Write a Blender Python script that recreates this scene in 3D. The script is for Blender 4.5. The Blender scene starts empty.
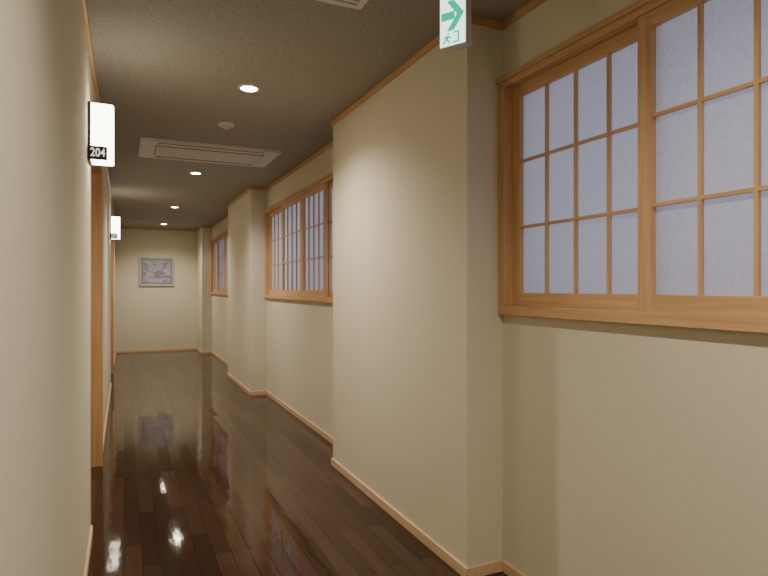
import bpy, math, random
from mathutils import Vector, Matrix
random.seed(3)
S=bpy.context.scene
H=2.5; EYE=1.29
XL=-0.16; XW=1.58; XP=1.389
YB=-2.6; YF=12.6
BAYS=[(-0.789,2.184),(3.987,6.96),(8.64,11.74)]
PILS=[(YB,-0.789),(2.184,3.987),(6.96,8.64),(11.74,YF)]
ALC=[(3.38,4.68),(8.35,9.65)]
ZS0,ZS1,ZH0,ZH1=1.17,1.212,2.19,2.23

# ---------- materials
def newmat(name):
    m=bpy.data.materials.new(name); m.use_nodes=True
    nt=m.node_tree; b=nt.nodes['Principled BSDF']
    return m,nt,b
def N(nt,t,**k):
    n=nt.nodes.new(t)
    for a,v in k.items(): setattr(n,a,v)
    return n
def coords(nt,scale=(1,1,1),rot=(0,0,0)):
    tc=N(nt,'ShaderNodeTexCoord'); mp=N(nt,'ShaderNodeMapping')
    mp.inputs['Scale'].default_value=scale; mp.inputs['Rotation'].default_value=rot
    nt.links.new(tc.outputs['Object'],mp.inputs['Vector']); return mp.outputs['Vector']
def paper_wall(name,c1,c2,bump=0.25,sc=260):
    m,nt,b=newmat(name)
    v=coords(nt)
    n=N(nt,'ShaderNodeTexNoise'); n.inputs['Scale'].default_value=sc; n.inputs['Detail'].default_value=4
    v2=coords(nt,(60,60,900))
    n2=N(nt,'ShaderNodeTexNoise'); n2.inputs['Scale'].default_value=1; n2.inputs['Detail'].default_value=3
    nt.links.new(v,n.inputs['Vector']); nt.links.new(v2,n2.inputs['Vector'])
    mx=N(nt,'ShaderNodeMath',operation='ADD'); nt.links.new(n.outputs['Fac'],mx.inputs[0]); nt.links.new(n2.outputs['Fac'],mx.inputs[1])
    r=N(nt,'ShaderNodeValToRGB'); r.color_ramp.elements[0].position=0.35; r.color_ramp.elements[1].position=0.65
    r.color_ramp.elements[0].color=(*c1,1); r.color_ramp.elements[1].color=(*c2,1)
    h=N(nt,'ShaderNodeMath',operation='MULTIPLY'); h.inputs[1].default_value=0.5; nt.links.new(mx.outputs[0],h.inputs[0])
    nt.links.new(h.outputs[0],r.inputs['Fac']); nt.links.new(r.outputs['Color'],b.inputs['Base Color'])
    bp=N(nt,'ShaderNodeBump'); bp.inputs['Strength'].default_value=bump; bp.inputs['Distance'].default_value=0.002
    nt.links.new(h.outputs[0],bp.inputs['Height']); nt.links.new(bp.outputs['Normal'],b.inputs['Normal'])
    b.inputs['Roughness'].default_value=0.85; b.inputs['Specular IOR Level'].default_value=0.2
    return m
def wood(name,c1,c2,scale,rough=0.45):
    m,nt,b=newmat(name); v=coords(nt,scale)
    n=N(nt,'ShaderNodeTexNoise'); n.inputs['Scale'].default_value=1; n.inputs['Detail'].default_value=5; n.inputs['Distortion'].default_value=0.4
    nt.links.new(v,n.inputs['Vector'])
    r=N(nt,'ShaderNodeValToRGB'); r.color_ramp.elements[0].position=0.3; r.color_ramp.elements[1].position=0.7
    r.color_ramp.elements[0].color=(*c1,1); r.color_ramp.elements[1].color=(*c2,1)
    nt.links.new(n.outputs['Fac'],r.inputs['Fac']); nt.links.new(r.outputs['Color'],b.inputs['Base Color'])
    b.inputs['Roughness'].default_value=rough
    return m
def plain(name,c,rough=0.5,metal=0,em=None,es=0):
    m,nt,b=newmat(name)
    n=N(nt,'ShaderNodeTexNoise'); n.inputs['Scale'].default_value=35; nt.links.new(coords(nt),n.inputs['Vector'])
    r=N(nt,'ShaderNodeValToRGB'); r.color_ramp.elements[0].color=(*[x*0.95 for x in c],1); r.color_ramp.elements[1].color=(*c,1)
    nt.links.new(n.outputs['Fac'],r.inputs['Fac']); nt.links.new(r.outputs['Color'],b.inputs['Base Color'])
    b.inputs['Roughness'].default_value=rough; b.inputs['Metallic'].default_value=metal
    if em: b.inputs['Emission Color'].default_value=(*em,1); b.inputs['Emission Strength'].default_value=es
    return m
M_wall=paper_wall('wallpaper_cream',(0.66,0.61,0.475),(0.76,0.71,0.565))
M_ceil=paper_wall('ceiling_paper',(0.28,0.26,0.22),(0.40,0.37,0.32),0.5,70)
WA,WB=(0.52,0.31,0.145),(0.68,0.43,0.225)
M_wy=wood('hinoki_along_y',WA,WB,(60,2.5,60)); M_wz=wood('hinoki_along_z',WA,WB,(60,60,2.5)); M_wx=wood('hinoki_along_x',WA,WB,(2.5,60,60))
M_base=wood('baseboard_wood',(0.66,0.46,0.28),(0.78,0.57,0.37),(60,2.5,60))
M_white=plain('white_plastic',(0.66,0.63,0.58),0.45)
M_whited=plain('grey_plastic',(0.25,0.24,0.22),0.5)
M_dark=plain('dark_plastic',(0.03,0.028,0.025),0.5)
M_silver=plain('silver_frame',(0.58,0.58,0.58),0.4,0.4)
M_green=plain('sign_green',(0.0,0.32,0.19),0.4,0,(0.0,0.62,0.36),1.1)
M_signw=plain('sign_white_lit',(0.8,0.9,0.85),0.4,0,(0.70,1.0,0.86),2.4)
M_lamp=plain('lamp_acrylic',(0.9,0.88,0.8),0.4,0,(1.0,0.90,0.72),11)
M_dl=plain('downlight_lens',(0.9,0.88,0.8),0.4,0,(1.0,0.88,0.68),90)
M_text=plain('number_white',(0.8,0.8,0.78),0.5,0,(1,0.95,0.85),0.9)
M_alum=plain('door_metal',(0.4,0.38,0.34),0.3,0.9)
# shoji paper (translucent)
m,nt,b=newmat('shoji_paper'); nt.nodes.remove(b)
out=nt.nodes['Material Output']
tr=N(nt,'ShaderNodeBsdfTranslucent'); df=N(nt,'ShaderNodeBsdfDiffuse'); mx=N(nt,'ShaderNodeMixShader'); mx.inputs[0].default_value=0.40
n=N(nt,'ShaderNodeTexNoise'); n.inputs['Scale'].default_value=90; n.inputs['Detail'].default_value=6; nt.links.new(coords(nt),n.inputs['Vector'])
r=N(nt,'ShaderNodeValToRGB'); r.color_ramp.elements[0].position=.3; r.color_ramp.elements[1].position=.7
r.color_ramp.elements[0].color=(0.66,0.66,0.68,1); r.color_ramp.elements[1].color=(0.76,0.76,0.78,1)
nt.links.new(n.outputs['Fac'],r.inputs['Fac'])
for s in (tr,df): nt.links.new(r.outputs['Color'],s.inputs['Color'])
nt.links.new(tr.outputs[0],mx.inputs[1]); nt.links.new(df.outputs[0],mx.inputs[2]); nt.links.new(mx.outputs[0],out.inputs['Surface'])
M_paper=m
# floor
m,nt,b=newmat('dark_plank_floor')
v=coords(nt,(1,1,1),(0,0,math.pi/2))
def brick(c1,c2,mo):
    br=N(nt,'ShaderNodeTexBrick'); br.offset=0.37; br.offset_frequency=2
    br.inputs['Color1'].default_value=(*c1,1); br.inputs['Color2'].default_value=(*c2,1)
    br.inputs['Mortar'].default_value=(*mo,1); br.inputs['Scale'].default_value=1
    br.inputs['Mortar Size'].default_value=0.0017; br.inputs['Mortar Smooth'].default_value=0.2
    br.inputs['Brick Width'].default_value=0.72; br.inputs['Row Height'].default_value=0.08; br.inputs['Bias'].default_value=0
    nt.links.new(v,br.inputs['Vector']); return br
br=brick((0.034,0.0175,0.010),(0.070,0.037,0.022),(0.003,0.002,0.001))
rb=brick((0,0,0),(1,1,1),(.5,.5,.5))
g=N(nt,'ShaderNodeTexNoise'); g.inputs['Scale'].default_value=1; g.inputs['Detail'].default_value=6
nt.links.new(coords(nt,(70,3,1)),g.inputs['Vector'])
mr=N(nt,'ShaderNodeMapRange'); mr.inputs['To Min'].default_value=0.65; mr.inputs['To Max'].default_value=1.35; nt.links.new(g.outputs['Fac'],mr.inputs['Value'])
ml=N(nt,'ShaderNodeMix',data_type='RGBA',blend_type='MULTIPLY'); ml.inputs['Factor'].default_value=1
nt.links.new(br.outputs['Color'],ml.inputs['A']); nt.links.new(mr.outputs['Result'],ml.inputs['B'])
nt.links.new(ml.outputs['Result'],b.inputs['Base Color'])
b.inputs['Roughness'].default_value=0.06; b.inputs['IOR'].default_value=1.36
n=N(nt,'ShaderNodeTexNoise'); n.inputs['Scale'].default_value=7; n.inputs['Detail'].default_value=2; nt.links.new(coords(nt,(1.6,.6,1)),n.inputs['Vector'])
b1=N(nt,'ShaderNodeBump'); b1.inputs['Strength'].default_value=0.08; b1.inputs['Distance'].default_value=0.01; nt.links.new(n.outputs['Fac'],b1.inputs['Height'])
b2=N(nt,'ShaderNodeBump'); b2.invert=True; b2.inputs['Strength'].default_value=0.6; b2.inputs['Distance'].default_value=0.002
nt.links.new(br.outputs['Fac'],b2.inputs['Height']); nt.links.new(b1.outputs['Normal'],b2.inputs['Normal'])
# each board lies at a very slightly different tilt
sb=N(nt,'ShaderNodeVectorMath',operation='SUBTRACT'); sb.inputs[1].default_value=(.5,.5,.5); nt.links.new(rb.outputs['Color'],sb.inputs[0])
mu=N(nt,'ShaderNodeVectorMath',operation='MULTIPLY'); mu.inputs[1].default_value=(0.016,0.010,0); nt.links.new(sb.outputs[0],mu.inputs[0])
ad=N(nt,'ShaderNodeVectorMath',operation='ADD'); nt.links.new(b2.outputs['Normal'],ad.inputs[0]); nt.links.new(mu.outputs[0],ad.inputs[1])
nm=N(nt,'ShaderNodeVectorMath',operation='NORMALIZE'); nt.links.new(ad.outputs[0],nm.inputs[0])
nt.links.new(nm.outputs[0],b.inputs['Normal'])
M_floor=m

# ---------- mesh builder
class MB:
    def __init__(s): s.v=[];s.f=[];s.m=[];s.mats=[]
    def mi(s,mat):
        if mat not in s.mats: s.mats.append(mat)
        return s.mats.index(mat)
    def box(s,x0,x1,y0,y1,z0,z1,mat):
        o=len(s.v); s.v+=[(x,y,z) for z in(z0,z1) for y in(y0,y1) for x in(x0,x1)]
        s.f+=[tuple(o+i for i in q) for q in((0,2,3,1),(4,5,7,6),(0,1,5,4),(2,6,7,3),(0,4,6,2),(1,3,7,5))]
        s.m+=[s.mi(mat)]*6
    def poly(s,pts,mat):
        o=len(s.v); s.v+=pts; s.f.append(tuple(range(o,o+len(pts)))); s.m.append(s.mi(mat))
    def prism(s,pts,d,mat):
        o=len(s.v);n=len(pts); s.v+=pts+[tuple(Vector(p)+Vector(d)) for p in pts]
        s.f.append(tuple(range(o+n-1,o-1,-1))); s.f.append(tuple(range(o+n,o+2*n)))
        s.f+=[(o+i,o+(i+1)%n,o+n+(i+1)%n,o+n+i) for i in range(n)]; s.m+=[s.mi(mat)]*(n+2)
    def lathe(s,cx,cy,prof,mat,seg=40):
        o=len(s.v)
        for r,z in prof:
            for i in range(seg):
                a=2*math.pi*i/seg; s.v.append((cx+r*math.cos(a),cy+r*math.sin(a),z))
        for j in range(len(prof)-1):
            for i in range(seg):
                k=(i+1)%seg
                s.f.append((o+j*seg+i,o+j*seg+k,o+(j+1)*seg+k,o+(j+1)*seg+i)); s.m.append(s.mi(mat))
    def disc(s,cx,cy,r,z,mat,seg=40):
        s.poly([(cx+r*math.cos(2*math.pi*i/seg),cy+r*math.sin(2*math.pi*i/seg),z) for i in range(seg)],mat)
    def make(s,name,bevel=0,parent=None):
        me=bpy.data.meshes.new(name); me.from_pydata([tuple(p) for p in s.v],[],s.f)
        for m in s.mats: me.materials.append(m)
        for p,i in zip(me.polygons,s.m): p.material_index=i
        ob=bpy.data.objects.new(name,me); S.collection.objects.link(ob)
        if bevel:
            b=ob.modifiers.new('bevel','BEVEL'); b.width=bevel; b.segments=2; b.limit_method='ANGLE'
        if parent: ob.parent=parent
        return ob
def empty(name,loc=(0,0,0)):
    e=bpy.data.objects.new(name,None); e.location=loc; S.collection.objects.link(e); return e

# ---------- shell
T=0.2
a=MB(); a.box(-0.6,XW+T,YB-T,YF+T,-0.1,0,M_floor); a.make('floor')
a=MB(); a.box(-0.6,XW+T,YB-T,YF+T,H,H+0.1,M_ceil); a.make('ceiling')
a=MB(); a.box(-0.6,XW+T,YF,YF+T,0,H,M_wall); a.make('wall_back')
a=MB(); a.box(-0.6,XW+T,YB-T,YB,0,H,M_wall); a.make('wall_front')
a=MB(); y=YB
for y0,y1 in ALC:
    a.box(XL-T,XL,y,y0,0,H,M_wall); a.box(XL-T,XL,y0,y1,2.16,H,M_wall); y=y1
a.box(XL-T,XL,y,YF,0,H,M_wall); a.make('wall_left')
a=MB()
for y0,y1 in BAYS:
    a.box(XW,XW+T,y0,y1,0,ZS0,M_wall); a.box(XW,XW+T,y0,y1,ZH1,H,M_wall)
a.make('wall_right')
for y0,y1 in PILS:
    a=MB(); a.box(XP,XW+T,y0,y1,0,H,M_wall); a.make('pillar')
# trims
BH,BT=0.05,0.012; CH,CT=0.032,0.016
def trimset(name,z0,z1,t,my,mxx):
    a=MB()
    for y0,y1 in BAYS: a.box(XW-t,XW,y0,y1,z0,z1,my)
    for i,(y0,y1) in enumerate(PILS):
        a.box(XP-t,XP,y0-(t if i else 0),y1+(t if i<3 else 0),z0,z1,my)
        if i: a.box(XP,XW,y0-t,y0,z0,z1,mxx)
        if i<3: a.box(XP,XW,y1,y1+t,z0,z1,mxx)
    a.make(name+'right',0.002)
    a=MB()
    if z0<1:
        y=YB
        for y0,y1 in ALC: a.box(XL,XL+t,y,y0,z0,z1,my); y=y1
        a.box(XL,XL+t,y,YF,z0,z1,my)
    else: a.box(XL,XL+t,YB,YF,z0,z1,my)
    a.make(name+'left',0.002)
    a=MB(); a.box(XL+t,XP-t,YF-t,YF,z0,z1,mxx); a.make(name+'back',0.002)
trimset('baseboard_',0,BH,BT,M_base,M_base)
trimset('trim_ceiling_',H-CH,H,CT,M_wy,M_wx)

# ---------- windows
def sash(a,y1,y0,x,ncol=4,nrow=3):
    sw=0.055; d=0.03; zb0,zb1=ZS1,1.268; zt0,zt1=2.142,ZH0
    a.box(x,x+d,y0,y0+sw,zb0,zt1,M_wz); a.box(x,x+d,y1-sw,y1,zb0,zt1,M_wz)
    a.box(x,x+d,y0+sw,y1-sw,zb0,zb1,M_wy); a.box(x,x+d,y0+sw,y1-sw,zt0,zt1,M_wy)
    w=(y1-y0-2*sw)/ncol; hh=(zt0-zb1)/nrow
    for i in range(1,ncol): a.box(x+0.004,x+0.018,y0+sw+w*i-0.0065,y0+sw+w*i+0.0065,zb1,zt0,M_wz)
    for i in range(1,nrow): a.box(x+0.0055,x+0.0165,y0+sw,y1-sw,zb1+hh*i-0.0065,zb1+hh*i+0.0065,M_wy)
for wi,(y0,y1) in enumerate(BAYS):
    e=empty('window_%d'%(wi+1),(XW,(y0+y1)/2,1.7))
    a=MB(); X0=XW-0.028; X1=XW+0.13
    fw=0.045
    a.box(X0,X1,y0,y1,ZS0,ZS1,M_wy); a.box(X0,X1,y0,y1,ZH0,ZH1,M_wy)
    a.box(X0,X1,y1-fw,y1,ZS1,ZH0,M_wz); a.box(X0,X1,y0,y0+fw,ZS1,ZH0,M_wz)
    a.box(X0-0.012,X0,y0,y1,ZH1-0.016,ZH1+0.006,M_wy)
    fr=a.make('frame',0.002)
    mid=(y0+y1)/2-0.075; ov=0.055; A0=y0+fw; A1=y1-fw
    L=(A1-mid+ov)/2; L2=(mid-A0+ov)/2
    xf=XW-0.018; xb=XW+0.018
    LS=((A1,A1-L,xb),(mid+L,mid,xf),(mid,mid-L2,xf),(A0+L2,A0,xb))
    a=MB()
    for p in LS: sash(a,*p)
    sh=a.make('sashes',0.0015)
    a=MB()
    for (p1,p0,x) in LS:
        a.poly([(x+0.022,p0+0.05,1.26),(x+0.022,p1-0.05,1.26),(x+0.022,p1-0.05,2.15),(x+0.022,p0+0.05,2.15)],M_paper)
    pp=a.make('paper')
    for o in (fr,sh,pp):
        o.parent=e; o.matrix_parent_inverse=Matrix.Translation(-Vector(e.location))

# ---------- doors
for di,(y0,y1) in enumerate(ALC):
    e=empty('door_%d'%(di+1),(XL-0.1,(y0+y1)/2,1.0))
    a=MB(); xo=XL+0.02; xi=XL-T
    a.box(xi,xo,y1-0.035,y1-0.0005,0,2.159,M_wz)
    a.box(xi,XL+0.002,y0+0.0005,y0+0.03,0,2.12,M_wz)
    a.box(xi,xo-.002,y0+0.0005,y1-0.036,2.12,2.159,M_wy)
    f=a.make('door_frame',0.002)
    a=MB(); xd=XL-0.15
    a.box(xd-0.03,xd,y0+0.03,y1-0.036,0.005,2.12,M_wz)
    for k in range(9):
        yy=y0+0.1+k*(y1-y0-0.2)/8; a.box(xd,xd+0.012,yy-0.012,yy+0.012,0.12,2.02,M_wz)
    a.box(xd,xd+0.014,y0+0.03,y1-0.036,0.02,0.12,M_wy); a.box(xd,xd+0.014,y0+0.03,y1-0.036,2.02,2.11,M_wy)
    a.box(xd+0.014,xd+0.03,y0+0.14,y0+0.165,0.85,1.15,M_alum)
    p=a.make('door_panel',0.002)
    for o in (f,p): o.parent=e; o.matrix_parent_inverse=Matrix.Translation(-Vector(e.location))

# ---------- room number lamps
for (ly,num) in ((3.10,'204'),(7.93,'203')):
    XA=XL+0.002
    e=empty('room_number_lamp',(XA,ly,2.0))
    a=MB(); z0,z1=1.91,2.18
    a.box(XA,XA+0.012,ly,ly+0.15,z0-0.005,z1+0.005,M_dark)
    x1=XA+0.112; pts=[(XA+0.012,ly,z0)]
    for k in range(7):
        t=-math.pi/2+k*math.pi/12; pts.append((x1-0.02+0.02*math.cos(t),ly+0.02+0.02*math.sin(t),z0))
    for k in range(7):
        t=k*math.pi/12; pts.append((x1-0.02+0.02*math.cos(t),ly+0.13+0.02*math.sin(t),z0))
    pts.append((XA+0.012,ly+0.15,z0))
    a.prism(pts,(0,0,z1-z0),M_lamp)
    a.box(XA+0.002,XA+0.084,ly-0.006,ly-0.0005,z0-0.002,z0+0.062,M_dark)
    o1=a.make('lamp_body')
    cu=bpy.data.curves.new('number','FONT'); cu.body=num; cu.size=0.056; cu.extrude=0.0005; cu.align_x='CENTER'; cu.align_y='CENTER'
    cu.offset=0.0008
    tmp=bpy.data.objects.new('tmp',cu); S.collection.objects.link(tmp)
    bpy.context.view_layer.update()
    me=bpy.data.meshes.new_from_object(tmp.evaluated_get(bpy.context.evaluated_depsgraph_get()))
    bpy.data.objects.remove(tmp)
    me.materials.clear(); me.materials.append(M_text)
    me.transform(Matrix.Translation((XA+0.043,ly-0.0068,z0+0.03))@Matrix.Rotation(math.pi/2,4,'X')@Matrix.Diagonal((0.78,1,1,1)))
    o2=bpy.data.objects.new('number',me); S.collection.objects.link(o2)
    for o in (o1,o2): o.parent=e; o.matrix_parent_inverse=Matrix.Translation(-Vector(e.location))

# ---------- downlights
for i,y in enumerate((-2.1,0.7,3.52,6.35,9.15,11.65)):
    e=empty('downlight',(0.69,y,H))
    a=MB()
    a.lathe(0,0,[(0.046,-0.001),(0.05,-0.006),(0.066,-0.005),(0.068,0.0)],M_white)
    a.disc(0,0,0.047,-0.003,M_dl)
    o=a.make('trim_and_lens',0,e)
    l=bpy.data.lights.new('downlight_beam','SPOT'); l.energy=[110,140,175,170,160,135][i]; l.color=(1.0,0.895,0.745)
    l.spot_size=math.radians(142); l.spot_blend=1.0; l.shadow_soft_size=0.045
    lo=bpy.data.objects.new('beam',l); S.collection.objects.link(lo); lo.parent=e; lo.location=(0,0,-0.012)
# smoke detector
e=MB(); e.lathe(0.687,4.36,[(0.0,H-0.03),(0.025,H-0.03),(0.03,H-0.024),(0.055,H-0.016),(0.06,H-0.006),(0.06,H)],M_white)
e.lathe(0.687,4.36,[(0.032,H-0.0245),(0.036,H-0.0235)],M_whited)
e.make('smoke_detector')
# AC cassette
a=MB(); x0,x1,y0,y1=0.12,1.27,5.0,5.70
zb=H-0.028
a.box(x0,x1,y0,y1,H-0.014,H,M_white)
a.box(x0+.02,x1-.02,y0+.02,y1-.02,zb+.006,H-.014,M_white)
a.box(x0+.14,x1-.14,y0+.055,y0+.125,zb+.003,zb+.006,M_whited); a.box(x0+.14,x1-.14,y1-.125,y1-.055,zb+.003,zb+.006,M_whited)
a.box(x0+.15,x1-.15,y0+.065,y0+.11,zb-.003,zb+.003,M_white); a.box(x0+.15,x1-.15,y1-.11,y1-.065,zb-.003,zb+.003,M_white)
a.box(x0+.12,x1-.12,y0+.16,y1-.16,zb+.002,zb+.006,M_whited)
for k in range(12):
    yy=y0+.18+k*(y1-y0-.36)/11; a.box(x0+.13,x1-.13,yy-.011,yy+.011,zb-.003,zb+.002,M_white)
a.make('ceiling_air_conditioner',0.002)
# ceiling vent
a=MB(); x0,x1,y0,y1=0.45,0.93,1.83,2.31
for (p,q,r_,s_) in ((x0,x1,y0,y0+.03),(x0,x1,y1-.03,y1),(x0,x0+.03,y0+.03,y1-.03),(x1-.03,x1,y0+.03,y1-.03)): a.box(p,q,r_,s_,H-.012,H,M_white)
a.box(x0+.03,x1-.03,y0+.03,y1-.03,H-.004,H,M_whited)
for k in range(14):
    yy=y0+.05+k*(y1-y0-.1)/13; a.box(x0+.03,x1-.03,yy-.009,yy+.009,H-.009,H-.004,M_white)
a.make('ceiling_vent',0.0015)

# ---------- exit sign
ang=math.radians(30)
P=Vector((1.155,2.02,0)); U=Vector((math.sin(ang),-math.cos(ang),0)); Nn=Vector((-math.cos(ang),-math.sin(ang),0))
W=0.12; zb,zt=2.245,2.485
def sp(s,z,o=0): return tuple(P+U*s+Nn*o+Vector((0,0,z)))
e=empty('exit_direction_sign',sp(W/2,(zb+zt)/2,-0.02))
a=MB()
a.prism([sp(0,zb,-.045),sp(W,zb,-.045),sp(W,zt,-.045),sp(0,zt,-.045)],Nn*0.045,M_white)
o1=a.make('housing',0.003)
a=MB()
a.prism([sp(.004,zb+.006,.0003),sp(W-.004,zb+.006,.0003),sp(W-.004,zt-.006,.0003),sp(.004,zt-.006,.0003)],Nn*0.002,M_signw)
o2=a.make('lit_panel',0)
a=MB(); c=0.0028
def shp(pts): a.prism([sp(s,z,c) for s,z in pts],Nn*0.0008,M_green)
q=2.368
shp([(.010,q-.016),(.070,q-.016),(.070,q+.016),(.010,q+.016)])
shp([(.112,q),(.066,q+.060),(.034,q+.060),(.080,q)])
shp([(.112,q),(.080,q),(.034,q-.060),(.066,q-.060)])
z=2.262
shp([(.038,z+.031),(.046,z+.031),(.046,z+.039),(.038,z+.039)])
shp([(.028,z+.012),(.040,z+.012),(.046,z+.029),(.034,z+.029)])
shp([(.034,z+.029),(.020,z+.022),(.022,z+.016),(.036,z+.023)])
shp([(.040,z+.026),(.056,z+.020),(.056,z+.015),(.040,z+.020)])
shp([(.030,z+.014),(.014,z+.004),(.020,z-.001),(.036,z+.011)])
shp([(.034,z+.014),(.050,z+.008),(.048,z-.004),(.042,z-.003),(.043,z+.005),(.032,z+.009)])
shp([(.062,z-.004),(.090,z-.004),(.090,z+.040),(.062,z+.040),(.062,z+.034),(.083,z+.034),(.083,z+.002),(.062,z+.002)])
o3=a.make('pictogram')
a=MB(); pc=sp(W/2,0,-.022); a.lathe(pc[0],pc[1],[(0.02,zt-.002),(0.02,H-.006),(0.035,H-.004),(0.035,H)],M_white,24)
o4=a.make('mount')
for o in (o1,o2,o3,o4): o.parent=e; o.matrix_parent_inverse=Matrix.Translation(-Vector(e.location))

# ---------- framed picture
a=MB(); x0,x1,z0,z1=0.276,0.938,1.33,1.92; y=YF
f=.035
a.box(x0,x1,y-.03,y,z0,z0+f,M_silver);a.box(x0,x1,y-.03,y,z1-f,z1,M_silver)
a.box(x0,x0+f,y-.03,y,z0+f,z1-f,M_silver);a.box(x1-f,x1,y-.03,y,z0+f,z1-f,M_silver)
M_mat=plain('picture_mat',(0.27,0.28,0.31),0.6)
a.box(x0+f,x1-f,y-.018,y,z0+f,z1-f,M_mat)
m,nt,b=newmat('ink_landscape')
w=N(nt,'ShaderNodeTexNoise'); w.inputs['Scale'].default_value=1; w.inputs['Detail'].default_value=7; w.inputs['Distortion'].default_value=1.2
nt.links.new(coords(nt,(5,5,9)),w.inputs['Vector'])
r=N(nt,'ShaderNodeValToRGB'); r.color_ramp.elements[0].position=0.40; r.color_ramp.elements[0].color=(.23,.23,.29,1); r.color_ramp.elements[1].position=.56; r.color_ramp.elements[1].color=(.46,.44,.49,1)
nt.links.new(w.outputs['Fac'],r.inputs['Fac']); nt.links.new(r.outputs['Color'],b.inputs['Base Color']); b.inputs['Roughness'].default_value=.5
a.box(x0+.075,x1-.075,y-.021,y-.018,z0+.075,z1-.075,m)
a.make('framed_picture',0.002)

# ---------- world & camera
w=bpy.data.worlds.new('World'); S.world=w; w.use_nodes=True
bg=w.node_tree.nodes['Background']; bg.inputs['Color'].default_value=(0.58,0.62,0.86,1); bg.inputs['Strength'].default_value=0.95
cd=bpy.data.cameras.new('Camera'); cd.sensor_width=36; cd.lens=577/768*36; cd.clip_start=0.01
co=bpy.data.objects.new('Camera',cd); S.collection.objects.link(co)
co.location=(0,0,EYE); co.rotation_euler=(math.pi/2,0,-math.atan(260/577))
S.camera=co
